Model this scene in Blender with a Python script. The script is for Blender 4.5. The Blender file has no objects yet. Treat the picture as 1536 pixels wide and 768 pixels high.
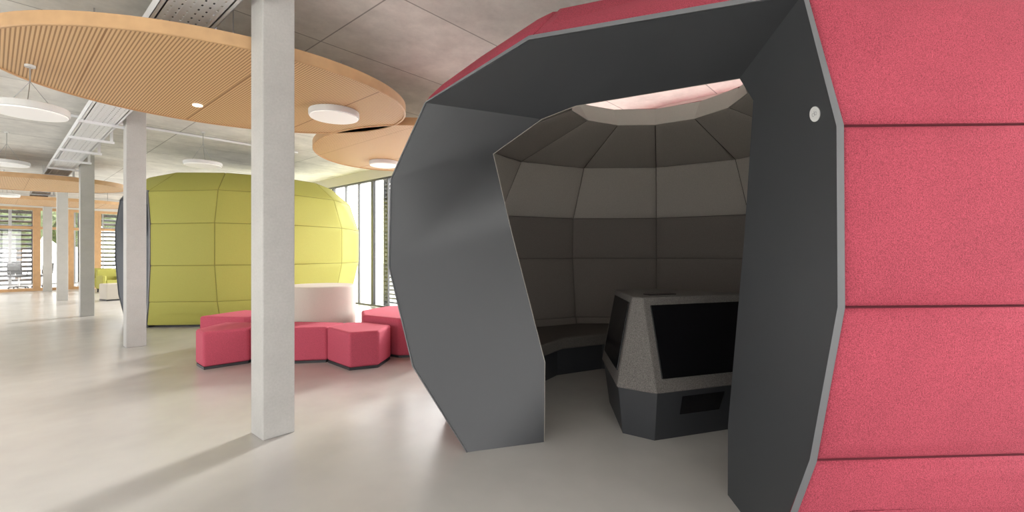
import bpy, bmesh, math, random
from mathutils import Vector, Matrix
random.seed(3)
CA,SA=0.658,0.753
_n=math.hypot(CA,SA);CA/=_n;SA/=_n
def P(X,D,z=0.0): return Vector((CA*X+SA*D,-SA*X+CA*D,z))
scene=bpy.context.scene
col=scene.collection
try:
    scene.view_settings.view_transform='Standard'
    scene.view_settings.exposure=0.0
except Exception as ex: print(ex)

# ---------------- materials ----------------
def mat(name,c,rough=0.6,metal=0.0,nscale=None,namt=0.1,bump=0.0,emit=None,estr=0.0,spec=None,nscale2=None,namt2=None,bdist=0.01):
    m=bpy.data.materials.new(name); m.use_nodes=True
    nt=m.node_tree; b=nt.nodes['Principled BSDF']
    b.inputs['Base Color'].default_value=(*c,1); b.inputs['Roughness'].default_value=rough
    b.inputs['Metallic'].default_value=metal
    if spec is not None: b.inputs['Specular IOR Level'].default_value=spec
    if emit:
        b.inputs['Emission Color'].default_value=(*emit,1); b.inputs['Emission Strength'].default_value=estr
    if nscale:
        tc=nt.nodes.new('ShaderNodeTexCoord'); no=nt.nodes.new('ShaderNodeTexNoise')
        no.inputs['Scale'].default_value=nscale; no.inputs['Detail'].default_value=4
        nt.links.new(tc.outputs['Object'],no.inputs['Vector'])
        r=nt.nodes.new('ShaderNodeMapRange')
        r.inputs['From Min'].default_value=0.3;r.inputs['From Max'].default_value=0.7
        r.inputs['To Min'].default_value=1-namt;r.inputs['To Max'].default_value=1+namt
        nt.links.new(no.outputs['Fac'],r.inputs['Value'])
        fac=r.outputs['Result']
        if nscale2:
            if namt2 is None: namt2=namt
            n2=nt.nodes.new('ShaderNodeTexNoise'); n2.inputs['Scale'].default_value=nscale2; n2.inputs['Detail'].default_value=3
            nt.links.new(tc.outputs['Object'],n2.inputs['Vector'])
            r2=nt.nodes.new('ShaderNodeMapRange')
            r2.inputs['From Min'].default_value=0.3;r2.inputs['From Max'].default_value=0.7
            r2.inputs['To Min'].default_value=1-namt2;r2.inputs['To Max'].default_value=1+namt2
            nt.links.new(n2.outputs['Fac'],r2.inputs['Value'])
            mm=nt.nodes.new('ShaderNodeMath');mm.operation='MULTIPLY'
            nt.links.new(fac,mm.inputs[0]);nt.links.new(r2.outputs['Result'],mm.inputs[1]);fac=mm.outputs[0]
        v=nt.nodes.new('ShaderNodeVectorMath');v.operation='SCALE'
        v.inputs[0].default_value=c
        nt.links.new(fac,v.inputs['Scale']); nt.links.new(v.outputs[0],b.inputs['Base Color'])
        if bump:
            bp=nt.nodes.new('ShaderNodeBump');bp.inputs['Strength'].default_value=bump;bp.inputs['Distance'].default_value=bdist
            nt.links.new(no.outputs['Fac'],bp.inputs['Height']);nt.links.new(bp.outputs[0],b.inputs['Normal'])
    return m
M={}
M['red']=mat('crimson_felt',(0.325,0.048,0.074),0.85,nscale=230,namt=0.42,bump=0.3,spec=0.3,nscale2=2.5,namt2=0.06)
M['redseam']=mat('crimson_seam',(0.12,0.012,0.022),0.9)
M['pouf']=mat('raspberry_felt',(0.48,0.080,0.125),0.85,nscale=200,namt=0.25,bump=0.2,spec=0.3)
M['green']=mat('lime_felt',(0.385,0.37,0.08),0.75,nscale=200,namt=0.10,bump=0.1,spec=0.5)
M['greenseam']=mat('lime_seam',(0.22,0.21,0.045),0.9)
M['cream']=mat('cream_felt',(0.56,0.52,0.46),0.9,nscale=200,namt=0.08,bump=0.1,spec=0.2)
M['collar']=mat('pale_grey_felt',(0.60,0.58,0.54),0.9,nscale=200,namt=0.08,spec=0.2)
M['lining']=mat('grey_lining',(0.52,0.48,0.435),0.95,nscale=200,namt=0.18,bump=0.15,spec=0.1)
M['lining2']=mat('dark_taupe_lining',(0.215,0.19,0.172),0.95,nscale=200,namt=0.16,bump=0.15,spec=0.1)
M['liningseam']=mat('taupe_seam',(0.15,0.135,0.12),0.95)
M['consolefelt']=mat('grey_felt',(0.150,0.139,0.130),0.95,nscale=160,namt=0.42,bump=0.3,spec=0.1)
M['benchfelt']=mat('dim_grey_felt',(0.12,0.11,0.10),0.95,nscale=150,namt=0.3,bump=0.3,spec=0.1)
M['frame']=mat('anthracite_lacquer',(0.038,0.040,0.044),0.38,spec=0.5)
M['framegreen']=mat('slate_lacquer',(0.03,0.036,0.048),0.4)
M['trim']=mat('grey_edge_band',(0.15,0.154,0.162),0.4,metal=0.2)
M['dark']=mat('charcoal_panel',(0.028,0.030,0.034),0.5)
M['black']=mat('black_gloss_screen',(0.005,0.005,0.006),0.22,spec=0.3)
M['white']=mat('white_paint',(0.64,0.64,0.63),0.5)
M['mark']=mat('grey_print',(0.35,0.35,0.36),0.5)
M['metal']=mat('galvanised_steel',(0.80,0.81,0.83),0.45,metal=0.2)
M['wire']=mat('steel_wire',(0.35,0.35,0.35),0.4,metal=0.7)
M['glow']=mat('lamp_diffuser',(0.8,0.8,0.78),0.5,emit=(1,0.97,0.92),estr=0.2)
M['spot']=mat('spot_diffuser',(1,1,1),0.5,emit=(1,0.95,0.85),estr=6)
M['column']=mat('painted_concrete',(0.44,0.43,0.412),0.65,nscale=5,namt=0.05,bump=0.05,nscale2=60)
M['plaster']=mat('plaster',(0.6,0.58,0.54),0.8)
M['ground']=mat('terrace_paving',(0.6,0.6,0.57),0.9,nscale=3,namt=0.1)
M['leaf']=mat('foliage',(0.09,0.12,0.05),0.9,nscale=6,namt=0.5)
M['bark']=mat('bark',(0.12,0.08,0.05),0.9,nscale=10,namt=0.3)
M['wood']=mat('oak_edge',(0.54,0.33,0.165),0.5,nscale=8,namt=0.08)
M['mullion']=mat('grey_aluminium',(0.36,0.37,0.38),0.4,metal=0.2)
M['mulldark']=mat('dark_grey_aluminium',(0.13,0.135,0.14),0.4,metal=0.2)
M['louvre']=mat('dark_louvre',(0.04,0.044,0.05),0.5)

def glass_mat():
    m=bpy.data.materials.new('clear_glass');m.use_nodes=True;nt=m.node_tree
    nt.nodes.clear();o=nt.nodes.new('ShaderNodeOutputMaterial');t=nt.nodes.new('ShaderNodeBsdfTransparent')
    g=nt.nodes.new('ShaderNodeBsdfGlossy');g.inputs['Roughness'].default_value=0.02
    mx=nt.nodes.new('ShaderNodeMixShader');mx.inputs[0].default_value=0.05
    nt.links.new(t.outputs[0],mx.inputs[1]);nt.links.new(g.outputs[0],mx.inputs[2]);nt.links.new(mx.outputs[0],o.inputs[0])
    return m
M['glass']=glass_mat()

def rib_mat():
    m=mat('ribbed_oak',(0.66,0.37,0.17),0.55);nt=m.node_tree;b=nt.nodes['Principled BSDF']
    sp=nt.nodes.new('ShaderNodeSeparateXYZ');geo=nt.nodes.new('ShaderNodeNewGeometry')
    nt.links.new(geo.outputs['Position'],sp.inputs[0])
    def M1(op,a,bv):
        n=nt.nodes.new('ShaderNodeMath');n.operation=op
        nt.links.new(a,n.inputs[0])
        if bv is not None:n.inputs[1].default_value=bv
        return n.outputs[0]
    x=sp.outputs['X']
    f=M1('FRACT',M1('MULTIPLY',x,1/0.024),None)
    g=M1('MULTIPLY',M1('GREATER_THAN',f,0.60),0.85)
    s=M1('LESS_THAN',M1('FRACT',M1('SUBTRACT',x,0.54),None),0.013)
    n=nt.nodes.new('ShaderNodeMath');n.operation='MAXIMUM';nt.links.new(g,n.inputs[0]);nt.links.new(s,n.inputs[1])
    mx=nt.nodes.new('ShaderNodeMix');mx.data_type='RGBA'
    mx.inputs[6].default_value=(0.68,0.455,0.24,1);mx.inputs[7].default_value=(0.28,0.14,0.05,1)
    nt.links.new(n.outputs[0],mx.inputs[0])
    nt.links.new(mx.outputs[2],b.inputs['Base Color'])
    bp=nt.nodes.new('ShaderNodeBump');bp.invert=True;bp.inputs['Strength'].default_value=0.4;bp.inputs['Distance'].default_value=0.01
    nt.links.new(n.outputs[0],bp.inputs['Height']);nt.links.new(bp.outputs[0],b.inputs['Normal'])
    return m
M['rib']=rib_mat()

def concrete():
    m=mat('fair_faced_concrete',(0.5,0.48,0.46),0.8);nt=m.node_tree;b=nt.nodes['Principled BSDF']
    tc=nt.nodes.new('ShaderNodeTexCoord')
    mp=nt.nodes.new('ShaderNodeMapping');mp.inputs['Location'].default_value=(0.35,0.6,0)
    nt.links.new(tc.outputs['Object'],mp.inputs[0])
    br=nt.nodes.new('ShaderNodeTexBrick');br.inputs['Scale'].default_value=1
    br.inputs['Brick Width'].default_value=2.6;br.inputs['Row Height'].default_value=1.3
    br.inputs['Mortar Size'].default_value=0.008;br.inputs['Mortar Smooth'].default_value=0.2;br.offset=0
    br.inputs['Color1'].default_value=(0.73,0.71,0.67,1);br.inputs['Color2'].default_value=(0.66,0.645,0.605,1)
    br.inputs['Mortar'].default_value=(0.33,0.32,0.30,1)
    nt.links.new(mp.outputs[0],br.inputs['Vector'])
    no=nt.nodes.new('ShaderNodeTexNoise');no.inputs['Scale'].default_value=1.6;no.inputs['Detail'].default_value=10;no.inputs['Roughness'].default_value=0.75
    nt.links.new(tc.outputs['Object'],no.inputs['Vector'])
    r=nt.nodes.new('ShaderNodeMapRange');r.inputs['From Min'].default_value=0.3;r.inputs['From Max'].default_value=0.7
    r.inputs['To Min'].default_value=0.76;r.inputs['To Max'].default_value=1.18
    nt.links.new(no.outputs['Fac'],r.inputs['Value'])
    v=nt.nodes.new('ShaderNodeVectorMath');v.operation='SCALE'
    nt.links.new(br.outputs['Color'],v.inputs[0]);nt.links.new(r.outputs['Result'],v.inputs['Scale'])
    nt.links.new(v.outputs[0],b.inputs['Base Color'])
    vo=nt.nodes.new('ShaderNodeBump');vo.inputs['Strength'].default_value=0.15;vo.inputs['Distance'].default_value=0.02
    nt.links.new(no.outputs['Fac'],vo.inputs['Height']);nt.links.new(vo.outputs[0],b.inputs['Normal'])
    return m
M['concrete']=concrete()
M['floor']=mat('poured_resin_floor',(0.478,0.463,0.440),0.26,nscale=0.7,namt=0.04,nscale2=3,spec=0.5)

# ---------------- helpers ----------------
def thing(name,loc,label=None,cat=None,group=None,parent=None):
    o=bpy.data.objects.new(name,None);o.empty_display_size=0.1
    col.objects.link(o)
    if parent:
        o.parent=parent;o.location=Vector(loc)-wloc(parent)
    else:o.location=loc
    if label:o['label']=label
    if cat:o['category']=cat
    if group:o['group']=group
    return o
def wloc(o):
    v=Vector(o.location)
    while o.parent: o=o.parent; v+=Vector(o.location)
    return v
def mk(name,verts,faces,mats,parent=None,origin=None,smooth=False,bevel=0,label=None,cat=None,group=None,kind=None,segs=2):
    if not isinstance(mats,(list,tuple)):mats=[mats]
    me=bpy.data.meshes.new(name)
    org=wloc(parent) if parent else (Vector(origin) if origin is not None else Vector((0,0,0)))
    me.from_pydata([tuple(Vector(v)-org) for v in verts],[],faces)
    me.validate()
    for m in mats:me.materials.append(m)
    bm=bmesh.new();bm.from_mesh(me);bmesh.ops.recalc_face_normals(bm,faces=bm.faces);bm.to_mesh(me);bm.free()
    return fin(name,me,parent,org,smooth,bevel,label,cat,group,kind,segs)
def fin(name,me,parent,org,smooth=False,bevel=0,label=None,cat=None,group=None,kind=None,segs=2):
    o=bpy.data.objects.new(name,me);col.objects.link(o)
    if parent:o.parent=parent
    else:o.location=org
    if smooth:
        for p in me.polygons:p.use_smooth=True
        try: me.set_sharp_from_angle(angle=math.radians(40))
        except Exception: pass
    if bevel:
        b=o.modifiers.new('bev','BEVEL');b.width=bevel;b.segments=segs;b.limit_method='ANGLE';b.angle_limit=math.radians(25)
    if label:o['label']=label
    if cat:o['category']=cat
    if group:o['group']=group
    if kind:o['kind']=kind
    return o
def loft(A,B,capA=True,capB=True):
    n=len(A);v=list(A)+list(B);f=[(i,(i+1)%n,n+(i+1)%n,n+i) for i in range(n)]
    if capA:f.append(tuple(range(n-1,-1,-1)))
    if capB:f.append(tuple(range(n,2*n)))
    return v,f
def prism(poly,z0,z1):
    return loft([Vector((p[0],p[1],z0)) for p in poly],[Vector((p[0],p[1],z1)) for p in poly])
def merge(parts):
    V=[];F=[]
    for v,f in parts:
        k=len(V);V+=list(v);F+=[tuple(i+k for i in q) for q in f]
    return V,F
def boxg(x0,x1,y0,y1,z0,z1): return prism([(x0,y0),(x1,y0),(x1,y1),(x0,y1)],z0,z1)
def box(name,x0,x1,y0,y1,z0,z1,m,**k):
    v,f=boxg(x0,x1,y0,y1,z0,z1)
    if not k.get('parent') and 'origin' not in k:k['origin']=((x0+x1)/2,(y0+y1)/2,z0)
    return mk(name,v,f,m,**k)
def circ(c,r,n=32,z=0): return [(c[0]+r*math.cos(2*math.pi*i/n),c[1]+r*math.sin(2*math.pi*i/n)) for i in range(n)]
def tube(p,q,r,n=8):
    p=Vector(p);q=Vector(q);d=(q-p).normalized()
    a=d.orthogonal().normalized();b=d.cross(a)
    A=[p+r*(math.cos(2*math.pi*i/n)*a+math.sin(2*math.pi*i/n)*b) for i in range(n)]
    return loft(A,[v+(q-p) for v in A])

# ---------------- room shell ----------------
X0,X1,Y0,Y1,YE,H=-3.5,6.6,-4.0,24.6,29.5,3.6
box('floor',X0,X1,Y0,YE,-0.1,0,M['floor'],kind='structure',origin=(0,0,0))
box('ceiling',X0,X1,Y0,YE,H,H+0.2,M['concrete'],kind='structure',origin=(0,0,H))
box('wall_east',X1-0.02,X1+0.15,Y0,YE,3.35,H,M['plaster'],kind='structure')
box('wall_west',X0-0.15,X0,Y0,YE,3.2,H,M['plaster'],kind='structure')
box('wall_south',X0,X1,Y0-0.15,Y0,3.2,H,M['plaster'],kind='structure')
box('wall_north',X0,X1,Y1-0.06,Y1+0.06,3.1,H,M['plaster'],kind='structure')
box('terrace',-30,40,-30,60,-0.25,-0.12,M['ground'],kind='structure',origin=(0,0,-0.2))
wn=1
def window_bay(p,q,z0,z1,fm,w=0.05,d=0.08,mid=1,trans=None):
    global wn
    p=Vector((p[0],p[1],0));q=Vector((q[0],q[1],0));dr=(q-p);L=dr.length;dr.normalize();nr=Vector((-dr.y,dr.x,0))
    def bx(a0,a1,zz0,zz1,dd=d):
        c=[p+dr*a0-nr*dd/2,p+dr*a1-nr*dd/2,p+dr*a1+nr*dd/2,p+dr*a0+nr*dd/2]
        return prism([(k.x,k.y) for k in c],zz0,zz1)
    parts=[bx(0,w,z0,z1),bx(L-w,L,z0,z1),bx(w,L-w,z0,z0+w),bx(w,L-w,z1-w,z1)]
    for i in range(mid):
        c=L*(i+1)/(mid+1);parts.append(bx(c-w/3,c+w/3,z0+w,z1-w,d*0.8))
    if trans:parts.append(bx(w,L-w,trans-w/2,trans+w/2,d*0.8))
    v,f=merge(parts)
    o=mk('window_%d'%wn,v,f,fm,origin=(p+q)/2+Vector((0,0,z0)),kind='structure');wn+=1
    g=bx(w,L-w,z0+w,z1-w,0.008)
    mk('pane',g[0],g[1],M['glass'],parent=o)
    return o
ys=[Y0+i*2.1 for i in range(16)]
for a,b in zip(ys[:-1],ys[1:]):
    window_bay((X1+0.06,a),(X1+0.06,b),0,3.35,M['mulldark'],mid=2)
    window_bay((X0-0.07,a),(X0-0.07,b),0,3.2,M['mullion'],mid=0)  # unseen west bays, added to let fill light into the room
for i in range(5):
    a=X0+i*(X1-X0)/5
    window_bay((a,Y0-0.07),(a+(X1-X0)/5,Y0-0.07),0,3.2,M['mullion'],mid=0)  # unseen bays behind the camera, added for fill on camera-facing surfaces
    window_bay((a,YE),(a+(X1-X0)/5,YE),0,3.6,M['mullion'],mid=1)
ps=[-3.5,-2.3,-1.1,0.1,1.12,2.02,2.82,4.0,5.3,6.6]
for i,(a,b) in enumerate(zip(ps[:-1],ps[1:])):
    window_bay((a,Y1),(b,Y1),0,3.1,M['wood'],w=0.10,d=0.14,mid=0,trans=2.35)

# columns
cam_cols=[(-1.87+-3.84*i,3.56+3.33*i) for i in range(5)]
lab=["square pale grey painted concrete column beside the pouf seating","square pale grey concrete column near the green pod","square pale grey concrete column along the walkway","square pale grey concrete column along the walkway","square pale grey concrete column by the timber glazed partition"]
for i,(X,D) in enumerate(cam_cols):
    c=P(X,D);w=0.118
    v,f=boxg(c.x-w,c.x+w,c.y-w,c.y+w,0,H)
    mk('column' if i==0 else 'column.%03d'%i,v,f,M['column'],origin=(c.x,c.y,0),bevel=0.008,label=lab[i],cat='column',group='row of concrete columns')

# ---------------- ceiling ovals ----------------
def oval(X,D,a,b,ang,z0,label,spots=(),th=0.10,lampat=None):
    c=P(X,D,z0)
    t=thing('ceiling_raft',c,label,'ceiling panel','oval oak ceiling rafts')
    N=96
    def ell(k,z):
        out=[]
        for i in range(N):
            q=2*math.pi*i/N
            x=(a-k)*math.cos(q);y=(b-k)*math.sin(q)
            out.append(P(X+x*math.cos(ang)-y*math.sin(ang),D+x*math.sin(ang)+y*math.cos(ang),z))
        return out
    rings=[ell(0.0,z0+th),ell(0,z0+0.006),ell(0.006,z0),ell(0.022,z0),ell(0.022,z0+th)]
    V=sum(rings,[]);F=[]
    for k in range(5):
        k2=(k+1)%5
        for i in range(N):
            j=(i+1)%N;F.append((k*N+i,k*N+j,k2*N+j,k2*N+i))
    mk('rim',V,F,M['wood'],parent=t,smooth=True,label='plain oak edge band')
    v,f=loft(ell(0.023,z0+0.012),ell(0.023,z0+th-0.01));mk('ribbed_panel',v,f,M['rib'],parent=t,label='finely ribbed oak underside')
    for (sx,sy) in ((.6,.0),(-.6,.0),(0,.55),(0,-.55)):
        x=a*sx;y=b*sy
        X2=X+x*math.cos(ang)-y*math.sin(ang);D2=D+x*math.sin(ang)+y*math.cos(ang)
        v,f=tube(P(X2,D2,z0+th-0.01),P(X2,D2,H),0.005);mk('suspension_rod',v,f,M['wire'],parent=t)
    for (sx,sd) in spots:
        q=P(sx,sd);v,f=prism(circ(q,0.045,20),z0+0.004,z0+0.02);mk('downlight',v,f,M['spot'],parent=t)
    if lampat:
        q=P(lampat[0],lampat[1],z0-0.065);r=lampat[2]
        l=thing('disc_lamp',q,parent=t);l['label']='white disc lamp fixed under the raft'
        v,f=prism(circ(q,r,48),q.z+0.012,q.z+0.078);mk('housing',v,f,M['white'],parent=l,bevel=0.008)
        v,f=prism(circ(q,r-0.012,48),q.z,q.z+0.014);mk('diffuser',v,f,M['glow'],parent=l,bevel=0.004)
    return t
oval(-2.85,4.64,1.76,1.33,math.radians(32),3.0,"large oval ribbed oak acoustic raft hung from the concrete ceiling",spots=[(-3.42,4.95)],lampat=(-2.02,5.17,.27))
oval(-1.7,7.3,1.72,1.36,math.radians(125),3.0,"oval ribbed oak raft hung near the window wall",lampat=(-2.25,8.0,.25))
oval(-11.4,10.6,1.9,1.4,math.radians(20),3.0,"oval oak raft hung over the walkway by the columns")
oval(-15.2,15.3,2.0,1.4,math.radians(40),3.05,"distant oval oak raft near the timber partition")

# ---------------- lamps ----------------
def lamp(X,D,zb,r,ztop,label,th=0.07,name='pendant_lamp'):
    c=P(X,D,zb)
    t=thing(name,c,label,'lamp','round white pendant lamps')
    v,f=prism(circ(c,r,48),zb+0.012,zb+th);mk('housing',v,f,M['white'],parent=t,bevel=0.008)
    v,f=prism(circ(c,r-0.012,48),zb,zb+0.014);mk('diffuser',v,f,M['glow'],parent=t,bevel=0.004)
    for k in range(3):
        q=2*math.pi*k/3+0.4
        v,f=tube((c.x+0.7*r*math.cos(q),c.y+0.7*r*math.sin(q),zb+th-0.005),(c.x,c.y,zb+th+(ztop-zb-th)*0.6),0.003,6)
        mk('wire',v,f,M['wire'],parent=t)
    v,f=tube((c.x,c.y,zb+th+(ztop-zb-th)*0.6),(c.x,c.y,ztop),0.005,6);mk('stem',v,f,M['wire'],parent=t)
    v,f=prism(circ(c,0.035,20),ztop-0.02,ztop+0.004);mk('ceiling_rose',v,f,M['white'],parent=t)
lamp(-4.13,3.9,2.59,0.25,3.013,"white disc pendant hung on thin wires from the oval raft")
lamp(-9.16,8.25,3.0,0.3,H,"white disc pendant hung from the concrete ceiling")
lamp(-5.60,8.25,2.98,0.3,H,"white disc pendant hung above the green pod")
lamp(-13.4,12.0,2.9,0.3,H,"small white disc pendant hung over the walkway")

# ---------------- cable tray ----------------
def tray():
    xc=1.04
    ya,yb=-1.5,22.0
    t=thing('cable_tray',(xc,0,3.3),"perforated galvanised steel cable tray with brackets under the concrete ceiling",'cable tray')
    w=0.205
    v,f=merge([boxg(xc-w,xc-w+0.004,ya,yb,3.3,3.39),boxg(xc+w-0.004,xc+w,ya,yb,3.3,3.39),boxg(xc-w,xc-w+0.04,ya,yb,3.3,3.303),boxg(xc+w-0.04,xc+w,ya,yb,3.3,3.303)])
    mk('side_rail',v,f,M['metal'],parent=t)
    parts=[]
    for k in range(-3,4):parts.append(boxg(xc+k*0.052-0.019,xc+k*0.052+0.019,ya,yb,3.3,3.303))
    y=ya
    while y<yb: parts.append(boxg(xc-w+0.004,xc+w-0.004,y,y+0.06,3.301,3.304));y+=0.095
    v,f=merge(parts);mk('perforated_base',v,f,M['metal'],parent=t)
    for k,dx in enumerate((-0.08,0.04,0.09)):
        v,f=tube((xc+dx,ya,3.318),(xc+dx,yb,3.318),0.012,8);mk('cable',v,f,M['dark'],parent=t,smooth=True)
    y=ya+0.9
    while y<yb:
        v,f=merge([boxg(xc-w-0.02,xc+w+0.14,y,y+0.04,3.262,3.3),boxg(xc+w+0.08,xc+w+0.12,y,y+0.04,3.3,H)])
        mk('bracket',v,f,M['metal'],parent=t);y+=1.35
tray()
c=P(-6.2,8.0);v,f=tube((c.x-1.4,c.y,3.57),(c.x+2.4,c.y,3.57),0.022,12)
mk('conduit_pipe',v,f,M['metal'],origin=(c.x,c.y,3.57),smooth=True,label='thin grey service pipe running across the concrete ceiling',cat='pipe')

# ---------------- pods ----------------
LEV=[(0.04,2.08),(0.5,2.30),(1.18,2.45),(1.96,2.45),(2.59,2.25)]
TOP=[(2.98,1.80),(3.03,0.93)]
LIN=[(0.0,1.95),(0.5,2.17),(1.33,2.30),(1.90,2.27),(2.55,1.85),(2.84,0.80)]
OUT0=[(-.691,0),(-1.248,.525),(-1.534,1.29),(-1.509,2.0),(-1.108,2.54),(-.167,2.76),(1.30,2.56),(1.426,1.945),(1.430,1.17),(1.33,.49),(1.19,0)]
INN0=[(-.35,0),(-.344,.59),(-.65,1.56),(-.834,2.2),(-.373,2.40),(-.085,2.445),(.966,2.40),(1.036,2.26),(.992,1.51),(.905,.40),(.904,0)]
def pad(bm,cc,inward,push,seam_t,lowz=None):
    bm.normal_update()
    for f in bm.faces:
        d=f.normal.dot(f.calc_center_median()-cc)
        if (d<0)!=inward: f.normal_flip()
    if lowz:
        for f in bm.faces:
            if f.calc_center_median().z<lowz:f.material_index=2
    bm.normal_update()
    fs=[f for f in bm.faces if f.calc_area()>0.03]
    r=bmesh.ops.inset_individual(bm,faces=fs,thickness=seam_t,depth=push*0.5,use_even_offset=True)
    for f in r['faces']:f.material_index=1
    fs2=[f for f in fs if f.is_valid]
    bmesh.ops.inset_individual(bm,faces=fs2,thickness=0.018,depth=push*0.6,use_even_offset=True)
    fs3=[f for f in fs2 if f.is_valid and f.calc_area()>0.15]
    bmesh.ops.inset_individual(bm,faces=fs3,thickness=0.07,depth=push*0.6,use_even_offset=True)
    fs4=[f for f in fs3 if f.is_valid and f.calc_area()>0.3]
    bmesh.ops.inset_individual(bm,faces=fs4,thickness=0.14,depth=push*0.35,use_even_offset=True)
    for f in bm.faces:
        if f.material_index!=1:f.smooth=True
def pod(C,pang,offs,topoffs,linphase,dist,m,ms,fm,label,labp,first=None,rshift=0.0,push=.02,tfront=1.8):
    OUT=OUT0[:6]+[(s-rshift,z) for s,z in OUT0[6:]]
    INN=INN0[:6]+[(s-rshift,z) for s,z in INN0[6:]]
    n=Vector((-math.cos(pang),-math.sin(pang)));e=Vector((n.y,-n.x))
    Q=Vector(C)-dist*n
    def S(s,d,z):
        k=Q+s*e+d*n;return P(k.x,k.y,z)
    def RR(off,r,z):
        a=pang+math.radians(off);return P(C[0]+r*math.cos(a),C[1]+r*math.sin(a),z)
    t=thing('meeting_pod',P(C[0],C[1],0),label,'pod','faceted upholstered meeting pods')
    no=P(-n.x,-n.y,0)
    cc=P(C[0],C[1],1.4)
    def add(bm,name,mats,**k):
        me=bpy.data.meshes.new(name);org=wloc(t)
        for v in bm.verts:v.co-=org
        bm.to_mesh(me);bm.free()
        for q in mats:me.materials.append(q)
        return fin(name,me,t,org,**k)
    g=0.006
    right=[OUT[10],OUT[9],OUT[8],OUT[7],OUT[6]];left=[(s+k,z) for (s,z),k in zip(OUT[0:5],(.012,.03,.02,.008,0))]
    lg=(.04,.04,.03,.02,g)
    def radii(ci):
        rr=[r for z,r in LEV]
        if ci==0 and first: rr=list(first)
        if ci==len(offs)-1: rr=[r*k for r,k in zip(rr,(.80,.85,.90,.95,.98))]
        return rr
    bm=bmesh.new();colsv=[]
    colsv.append([bm.verts.new(S(s,g,max(z,.04))) for s,z in right])
    for ci,o in enumerate(offs):
        colsv.append([bm.verts.new(RR(o,r,z)) for (z,_),r in zip(LEV,radii(ci))])
    colsv.append([bm.verts.new(S(s,q,max(z,.04))) for (s,z),q in zip(left,lg)])
    for a,b in zip(colsv[:-1],colsv[1:]):
        for k in range(4): bm.faces.new((a[k],b[k],b[k+1],a[k+1]))
    tr=[topoffs[0]]+list(offs)+[topoffs[1],topoffs[2]]
    edge=[c[4] for c in colsv]+[bm.verts.new(S(OUT[5][0],g,OUT[5][1]))]
    rt=[tfront]+[TOP[0][1]]*len(offs)+[tfront,tfront]
    r1=[bm.verts.new(RR(o,q,TOP[0][0])) for o,q in zip(tr,rt)]
    r2=[bm.verts.new(RR(o,TOP[1][1],TOP[1][0])) for o in tr]
    K=len(tr)
    for i in range(K):
        j=(i+1)%K
        bm.faces.new((edge[i],edge[j],r1[j],r1[i]));bm.faces.new((r1[i],r1[j],r2[j],r2[i]))
    pad(bm,cc,False,push,0.005)
    add(bm,'outer_shell',[m,ms],label=labp)
    # plinth
    base=[S(OUT[10][0],.1,0)]+[RR(o,radii(i)[0],0) for i,o in enumerate(offs)]+[S(OUT[0][0]-.06,.25,0)]
    c0=P(C[0],C[1],0)
    ins=[c0+(p-c0)*.975 for p in base];V=[];F=[];K2=len(base)
    ins2=[c0+(p-c0)*.93 for p in base]
    for z,L in ((0,ins),(0.06,ins),(0.06,ins2),(0,ins2)):
        V+=[Vector((p.x,p.y,z)) for p in L]
    for a in range(4):
        b=(a+1)%4
        for i in range(K2-1):F.append((a*K2+i,a*K2+i+1,b*K2+i+1,b*K2+i))
    mk('plinth',V,F,M['dark'],parent=t)
    # lining
    bm=bmesh.new();rings=[]
    for z,r in LIN:
        rings.append([bm.verts.new(P(C[0]+r*math.cos(linphase+k*math.pi/6),C[1]+r*math.sin(linphase+k*math.pi/6),z)) for k in range(12)])
    for a,b in zip(rings[:-1],rings[1:]):
        for k in range(12): bm.faces.new((a[k],a[(k+1)%12],b[(k+1)%12],b[k]))
    bmesh.ops.bisect_plane(bm,geom=bm.verts[:]+bm.edges[:]+bm.faces[:],plane_co=S(0,0.475,0),plane_no=no,clear_outer=True)
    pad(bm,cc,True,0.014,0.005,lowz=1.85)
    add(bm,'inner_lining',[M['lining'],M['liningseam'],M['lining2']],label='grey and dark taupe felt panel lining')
    # frame
    A=[S(s,0,z) for s,z in OUT];B=[S(s,0.46,z) for s,z in INN];N=len(A)
    me=bpy.data.meshes.new('portal_frame');org=wloc(t)
    V=[tuple(q-org) for q in A+B];F=[]
    for i in range(N-1):
        F+= [(i,i+1,N+i+1),(i,N+i+1,N+i)]
    me.from_pydata(V,[],F);me.materials.append(fm)
    for p in me.polygons:p.use_smooth=True
    sh={frozenset((4,N+4)),frozenset((6,N+6))}
    at=me.attributes.new('sharp_edge','BOOLEAN','EDGE')
    for ed in me.edges:
        if frozenset(ed.vertices) in sh: at.data[ed.index].value=True
    o=fin('portal_frame',me,t,org);o['label']='smooth dark grey splayed entrance surround'
    bmf=bmesh.new();bmf.from_mesh(me);bmesh.ops.recalc_face_normals(bmf,faces=bmf.faces);bmf.to_mesh(me);bmf.free()
    Cc=[S(s,0.47,z) for s,z in INN];D2=[S(s*0.97,0.47,(1.35+(z-1.35)*0.97) if z>0 else 0) for s,z in OUT]
    V=Cc+D2;F=[(i,i+1,N+i+1,N+i) for i in range(N-1)]
    mk('inner_wall',V,F,M['lining'],parent=t)
    def off(poly,w,w2=None):
        out=[]
        for i,(s,z) in enumerate(poly):
            ww=w if (w2 is None or i>4) else w2
            a=Vector(poly[max(i-1,0)]);b=Vector(poly[min(i+1,len(poly)-1)]);d=(b-a).normalized();nn=Vector((-d.y,d.x))
            out.append((s+nn.x*ww,max(z+nn.y*ww,0) if z>0 else 0))
        return out
    O2=off(OUT,0.022,0.010);O1=off(OUT,-0.004,-.001)
    V=[S(s,-0.012,z) for s,z in O1]+[S(s,-0.012,z) for s,z in O2]+[S(s,0.03,z) for s,z in O2]+[S(s,0.03,z) for s,z in off(OUT,.001)];F=[]
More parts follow.
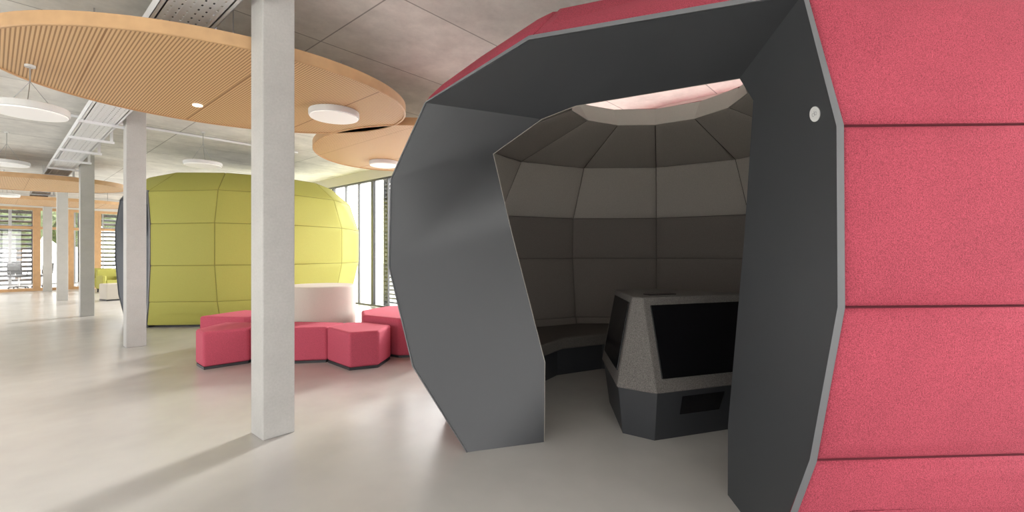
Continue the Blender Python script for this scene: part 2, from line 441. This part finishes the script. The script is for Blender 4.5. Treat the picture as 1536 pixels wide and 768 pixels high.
    for a,b in ((0,1),(1,2),(2,3),(3,0)):
        for i in range(N-1):F.append((a*N+i,a*N+i+1,b*N+i+1,b*N+i))
    mk('edge_trim',V,F,M['trim'],parent=t,label='slim light grey edge band')
    def ringobj(name,r0,z0,r1,z1,th,mm):
        def ring(r,z): return [P(C[0]+r*math.cos(linphase+k*math.pi/6),C[1]+r*math.sin(linphase+k*math.pi/6),z) for k in range(12)]
        V=ring(r0,z0)+ring(r1,z1)+ring(r1+th,z1)+ring(r0+th,z0);F=[]
        for x,y in ((0,1),(1,2),(2,3),(3,0)):
            for k in range(12):
                j=(k+1)%12;F.append((x*12+k,x*12+j,y*12+j,y*12+k))
        mk(name,V,F,mm,parent=t)
    ringobj('skylight_collar',0.79,2.83,0.92,3.045,0.05,M['collar'])
    return t,S
RC=(1.35,4.31)
FIRST=[2.46,2.58,2.70,2.70,2.50]
red,RS=pod(RC,math.atan2(-.81,-.59),[66,102]+[133+31*k for k in range(6)],(31,327,358),math.radians(12),1.87,M['red'],M['redseam'],M['frame'],"crimson felt faceted dome pod with a dark grey angular entrance","crimson quilted felt panels",first=FIRST,push=.026,tfront=1.68)
grn,GS=pod((-6.2,10.7),math.radians(-128),[55.5+30*k for k in range(8)],(25.5,310,350),math.radians(12),2.1,M['green'],M['greenseam'],M['framegreen'],"lime green felt faceted dome pod beside the window wall","lime green quilted felt panels",rshift=0.44,push=.012)

# badge on the entrance jamb
O7=RS(1.30,0,2.56);O8=RS(1.426,0,1.945);I8=RS(1.036,0.46,2.26)
p=(O7*0.06+O8*0.94)*0.8+I8*0.2
nn=(O8-O7).cross(I8-O7).normalized()
if nn.dot(RS(0,0.2,1.4)-p)<0:nn=-nn
a1=(O8-O7).normalized();b1=nn.cross(a1)
def disc(r1,h0,h1,n=28):
    A=[p+nn*h0+r1*(math.cos(2*math.pi*i/n)*a1+math.sin(2*math.pi*i/n)*b1) for i in range(n)]
    return loft(A,[q+nn*(h1-h0) for q in A])
v,f=disc(0.034,0.0005,0.004);mk('badge',v,f,M['white'],parent=red,label='small round white badge')
def annul(c,r0,r1,h0,h1,n=20):
    V=[];F=[]
    for r,h in ((r0,h0),(r1,h0),(r1,h1),(r0,h1)):
        V+=[c+nn*h+r*(math.cos(2*math.pi*i/n)*a1+math.sin(2*math.pi*i/n)*b1) for i in range(n)]
    for x in range(4):
        for i in range(n):
            F.append((x*n+i,x*n+(i+1)%n,((x+1)%4)*n+(i+1)%n,((x+1)%4)*n+i))
    return V,F
v,f=merge([annul(p+b1*0.009,0.006,0.0085,0.004,0.0045),annul(p-b1*0.009,0.006,0.0085,0.004,0.0045),tube(p+nn*0.0045+b1*0.001-a1*0.014,p+nn*0.0045+b1*0.001+a1*0.006,0.0012,6)])
mk('badge_mark',v,f,M['mark'],parent=red)

# ---------------- built-in bench of the red pod ----------------
def bench():
    t=thing('built_in_bench',P(RC[0],RC[1]+1.5,0),parent=red)
    angs=[math.radians(a) for a in (-18,12,42,72,102,132,162,182)];n=len(angs)-1
    def rs(r0,r1,z0,z1):
        V=[];F=[]
        for q in angs:
            for r,z in ((r0,z0),(r1,z0),(r1,z1),(r0,z1)):V.append(P(RC[0]+r*math.cos(q),RC[1]+r*math.sin(q),z))
        for i in range(n):
            for k in range(4):F.append((i*4+k,i*4+(k+1)%4,(i+1)*4+(k+1)%4,(i+1)*4+k))
        F+=[(0,1,2,3),(n*4+3,n*4+2,n*4+1,n*4)]
        return V,F
    v,f=rs(1.24,1.95,0.0,0.31);mk('base',v,f,M['dark'],parent=t)
    v,f=rs(1.15,2.0,0.31,0.44);mk('seat_cushion',v,f,M['benchfelt'],parent=t,bevel=0.02)
bench()

# ---------------- console ----------------
def console():
    lo=[(.81,3.53),(1.065,3.352),(2.10,3.70),(2.17,3.98),(1.45,4.66),(.88,4.46)]
    hi=[(.965,3.66),(1.03,3.60),(2.0,3.93),(2.04,4.03),(1.38,4.54),(1.0,4.40)]
    cx,cy=1.42,3.95
    t=thing('media_console',P(cx,cy,0),"grey felt faceted console with black screens on a dark base",'console')
    A=[P(x,y,.36) for x,y in lo];B=[P(x,y,1.05) for x,y in hi]
    v,f=loft(A,B);mk('body',v,f,M['consolefelt'],parent=t,bevel=0.012)
    Fl=[P(cx+(x-cx)*.80-.07,cy+(y-cy)*.80-.07,0) for x,y in lo];Ft=[P(cx+(x-cx)*.97,cy+(y-cy)*.97,.36) for x,y in lo]
    v,f=loft(Fl,Ft);mk('base',v,f,M['dark'],parent=t,label='dark grey tapered base')
    def panel(a,b,c,d,u0,u1,v0,v1,h0,h1):
        def q(u,vv): return (a*(1-u)+b*u)*(1-vv)+(d*(1-u)+c*u)*vv
        n=(b-a).cross(d-a).normalized()
        cen=P(cx,cy,0.6)
        if n.dot(q(.5,.5)-cen)<0:n=-n
        pts=[q(u0,v0),q(u1,v0),q(u1,v1),q(u0,v1)]
        return loft([k+n*h0 for k in pts],[k+n*h1 for k in pts])
    for (i,j),(u0,u1,v0,v1) in (((1,2),(.06,.93,.14,.91)),((3,4),(.1,.9,.18,.9)),((5,0),(.10,.93,.16,.93))):
        v,f=panel(A[i],A[j],B[j],B[i],u0,u1,v0,v1,-0.01,0.010);mk('screen',v,f,M['black'],parent=t,bevel=0.004,label='black glossy screen')
    v,f=panel(Fl[1],Fl[2],Ft[2],Ft[1],0.22,0.60,0.50,0.88,-0.005,0.006);mk('vent',v,f,M['black'],parent=t)
    v,f=prism([P(1.15,3.80),P(1.40,3.88),P(1.37,3.96),P(1.12,3.88)],1.045,1.056);mk('cable_port',v,f,M['black'],parent=t)
console()

# ---------------- poufs ----------------
def pouf(name,poly,z,m,label,cat='pouf',group=None,bev=0.032,smooth=False):
    cx=sum(p[0] for p in poly)/len(poly);cy=sum(p[1] for p in poly)/len(poly)
    t=thing(name,P(cx,cy,0),label,cat,group)
    v,f=prism([P(*p) for p in poly],0.03,z);mk('cushion',v,f,m,parent=t,bevel=bev,segs=4,smooth=smooth)
    v,f=prism([P(cx+(p[0]-cx)*.97,cy+(p[1]-cy)*.97) for p in poly],0,0.031);mk('foot',v,f,M['dark'],parent=t)
G='raspberry pouf segments around the drum'
pouf('pouf_seat',[(-2.37,5.83),(-1.94,5.42),(-1.63,5.57),(-1.6,6.02),(-2.02,6.28),(-2.28,6.24)],.455,M['pouf'],"angular raspberry felt pouf segment standing before the cream drum",group=G)
pouf('pouf_seat',[(-3.345,5.80),(-2.86,5.75),(-2.373,5.832),(-2.283,6.24),(-2.95,6.32),(-3.335,6.24)],.455,M['pouf'],"middle raspberry felt pouf segment behind the column",group=G)
pouf('pouf_seat',[(-3.95,5.68),(-3.70,5.45),(-3.348,5.79),(-3.338,6.24),(-3.95,6.28)],.455,M['pouf'],"raspberry felt pouf segment with faceted end",group=G)
pouf('pouf_seat',[(-4.62,6.72),(-3.9,6.62),(-3.48,6.72),(-3.5,7.25),(-4.4,7.5)],.47,M['pouf'],"darker raspberry felt pouf segment behind the others",group=G)
pouf('pouf_seat',[(-2.1,6.42),(-1.52,6.08),(-.85,6.15),(-.75,7.0),(-1.3,7.75),(-2.05,7.55),(-2.3,6.95)],.53,M['pouf'],"large hexagonal raspberry felt pouf beside the cream drum",group=G)
pouf('drum_pouf',[(-2.9+.5*math.cos(i*math.pi/36),6.9+.5*math.sin(i*math.pi/36)) for i in range(72)],.92,M['cream'],"tall round cream felt drum in the middle of raspberry poufs",'pouf',bev=0.02,smooth=True)
pouf('cube_pouf',[(-12.3,13.55),(-11.9,13.35),(-11.6,13.65),(-12.0,13.9)],.5,M['cream'],"small cream felt pouf near the green pod")

# ---------------- green armchairs ----------------
def armchair(X,D,rot,label):
    t=thing('armchair',P(X,D,0),label,'armchair','lime green armchairs')
    def bx(name,x0,x1,y0,y1,z0,z1,m,b=0.03):
        pts=[];c=math.cos(rot);s=math.sin(rot);o=P(X,D)
        for x,y in ((x0,y0),(x1,y0),(x1,y1),(x0,y1)):pts.append((o.x+x*c-y*s,o.y+x*s+y*c))
        v,f=prism(pts,z0,z1);mk(name,v,f,m,parent=t,bevel=b)
    bx('seat',-.25,.25,-.33,.2,.12,.44,M['green']);bx('backrest',-.35,.35,.2,.36,.12,.82,M['green'])
    bx('armrest',-.36,-.25,-.33,.2,.12,.6,M['green']);bx('armrest',.25,.36,-.33,.2,.12,.6,M['green'])
    for x in(-.3,.3):
        for y in(-.28,.3):bx('leg',x-.02,x+.02,y-.02,y+.02,0,.125,M['dark'],0.003)
armchair(-16.0,17.6,math.radians(-30),"lime green upholstered armchair near the timber partition")
armchair(-14.6,16.6,math.radians(10),"lime green upholstered armchair beside another armchair")

# ---------------- office chairs behind the partition ----------------
def office(x,y,rot,label):
    t=thing('office_chair',(x,y,0),label,'chair','dark office chairs behind the glass')
    c,s=math.cos(rot),math.sin(rot)
    def tr(a,b,z):return Vector((x+a*c-b*s,y+a*s+b*c,z))
    def bx(name,x0,x1,y0,y1,z0,z1,tilt=0):
        A=[tr(a,b,z0) for a,b in ((x0,y0),(x1,y0),(x1,y1),(x0,y1))];B=[tr(a,b+tilt,z1) for a,b in ((x0,y0),(x1,y0),(x1,y1),(x0,y1))]
        v,f=loft(A,B);mk(name,v,f,M['louvre'],parent=t,bevel=.015)
    bx('seat',-.24,.24,-.24,.24,.45,.52);bx('backrest',-.22,.22,.22,.27,.56,1.0,.06)
    v,f=merge([tube(tr(0,.2,.47),tr(0,.25,.62),.02)]);mk('back_support',v,f,M['metal'],parent=t)
    v,f=tube(tr(0,0,.06),tr(0,0,.46),.025);mk('post',v,f,M['metal'],parent=t)
    for k in range(5):
        q=k*2*math.pi/5;v,f=merge([tube(tr(0,0,.09),tr(.28*math.cos(q),.28*math.sin(q),.06),.016),tube(tr(.28*math.cos(q)-.015,.28*math.sin(q),.028),tr(.28*math.cos(q)+.015,.28*math.sin(q),.028),.028,12)])
        mk('caster_arm',v,f,M['dark'],parent=t)
    for sx in(-1,1):
        v,f=merge([tube(tr(sx*.22,0,.48),tr(sx*.28,0,.68),.012),tube(tr(sx*.28,-.12,.68),tr(sx*.28,.14,.68),.018)]);mk('armrest',v,f,M['dark'],parent=t)
office(.72,26.6,.4,"dark mesh office chair behind the glazed partition")
office(1.35,26.9,-2.4,"dark mesh office chair facing another chair")
office(2.9,26.8,1.2,"dark office chair seen through the timber door")

# ---------------- louvre screens outside ----------------
def louvre(name,p,q,z0,z1,label,step=0.11,th=0.012):
    p=Vector((*p,0));q=Vector((*q,0));d=(q-p).normalized();n=Vector((-d.y,d.x,0));L=(q-p).length
    t=thing(name,p,label,'louvre screen','dark slatted louvre screens')
    def bx(a0,a1,w,zz0,zz1,sh=0):
        c=[p+d*a0-n*w,p+d*a1-n*w,p+d*a1+n*w,p+d*a0+n*w]
        return prism([(k.x,k.y) for k in c],zz0,zz1)
    v,f=merge([bx(0,.06,.05,z0,z1),bx(L-.06,L,.05,z0,z1),bx(.06,L-.06,.05,z0,z0+.06),bx(.06,L-.06,.05,z1-.06,z1)]);mk('frame',v,f,M['louvre'],parent=t)
    z=z0+.1;ps=[]
    while z<z1-.1:
        A=p+d*.06+Vector((0,0,z));B=p+d*(L-.06)+Vector((0,0,z))
        w=n*.04+Vector((0,0,.02));h=Vector((0,0,th))
        ps.append(loft([A-w,B-w,B-w+h,A-w+h],[A+w,B+w,B+w+h,A+w+h]));z+=step
    v,f=merge(ps);mk('slats',v,f,M['louvre'],parent=t)
louvre('louvre_screen',(6.95,9.7),(6.95,10.6),-.12,3.4,"tall dark slatted louvre screen outside the window wall",th=.02)
louvre('louvre_screen',(-.6,29.75),(1.25,29.75),-.12,3.3,"wide dark slatted louvre screen outside the far room",step=.2,th=.07)
louvre('louvre_screen',(2.7,29.75),(4.3,29.75),-.12,3.3,"dark slatted louvre screen outside the far room",step=.2,th=.07)

# ---------------- trees outside ----------------
def tree(x,y,h,label):
    t=thing('tree',(x,y,-.12),label,'tree','trees outside the windows')
    v,f=tube((x,y,-.12),(x+.1,y,h*.55),.12,10);mk('trunk',v,f,M['bark'],parent=t)
    bm=bmesh.new()
    for k in range(9):
        bmesh.ops.create_icosphere(bm,subdivisions=3,radius=random.uniform(.7,1.1),matrix=Matrix.Translation((x+random.uniform(-1,1),y+random.uniform(-1,1),h*.62+random.uniform(-.8,1.2))))
    for vv in bm.verts:vv.co+=Vector((random.uniform(-.12,.12),random.uniform(-.12,.12),random.uniform(-.12,.12)))
    for vv in bm.verts:vv.co-=Vector((x,y,-.12))
    me=bpy.data.meshes.new('crown');bm.to_mesh(me);bm.free();me.materials.append(M['leaf']);fin('crown',me,t,None)
tree(1.0,38,5,"leafy green tree behind the far room")
tree(4.0,40,5,"leafy green tree behind the far room")

# ---------------- light ----------------
w=bpy.data.worlds.new('sky');scene.world=w;w.use_nodes=True
nt=w.node_tree;bg=nt.nodes['Background']
tc=nt.nodes.new('ShaderNodeTexCoord');sp=nt.nodes.new('ShaderNodeSeparateXYZ');nt.links.new(tc.outputs['Generated'],sp.inputs[0])
r=nt.nodes.new('ShaderNodeMapRange');r.inputs['From Min'].default_value=-1;r.inputs['From Max'].default_value=1
r.inputs['To Min'].default_value=2.8;r.inputs['To Max'].default_value=9.0
nt.links.new(sp.outputs['X'],r.inputs['Value']);nt.links.new(r.outputs[0],bg.inputs['Strength'])
bg.inputs['Color'].default_value=(1.0,0.99,0.975,1)
def portal(loc,rot,sx,sy):
    l=bpy.data.lights.new('window_portal','AREA');l.shape='RECTANGLE';l.size=sx;l.size_y=sy
    l.cycles.is_portal=True
    o=bpy.data.objects.new('window_portal',l);o.location=loc;o.rotation_euler=rot;col.objects.link(o)
L=YE-Y0;yc=(YE+Y0)/2
portal((X1+.2,yc,1.7),(0,math.radians(90),0),3.5,L)
portal((X0-.2,yc,1.7),(0,math.radians(-90),0),3.5,L)
portal(((X0+X1)/2,Y0-.25,1.7),(math.radians(90),0,0),X1-X0,3.5)
portal(((X0+X1)/2,YE+.1,1.7),(math.radians(-90),0,0),X1-X0,3.5)
sl=bpy.data.lights.new('sun','SUN');sl.energy=4.8;sl.angle=math.radians(9);sl.color=(1,0.97,0.92)
so=bpy.data.objects.new('sun',sl);col.objects.link(so);so.location=(12,4,8)
dv=Vector((-.956*math.cos(math.radians(21)),-.304*math.cos(math.radians(21)),-math.sin(math.radians(21))))
so.rotation_euler=dv.to_track_quat('-Z','Y').to_euler()

# ---------------- camera ----------------
cd=bpy.data.cameras.new('camera');cd.lens=16.0;cd.sensor_width=36;cd.shift_y=-4/1536;cd.clip_start=0.05
cam=bpy.data.objects.new('camera',cd);cam.location=(0,0,1.4)
cam.rotation_euler=(math.radians(90),0,-math.atan2(SA,CA));col.objects.link(cam)
scene.camera=cam
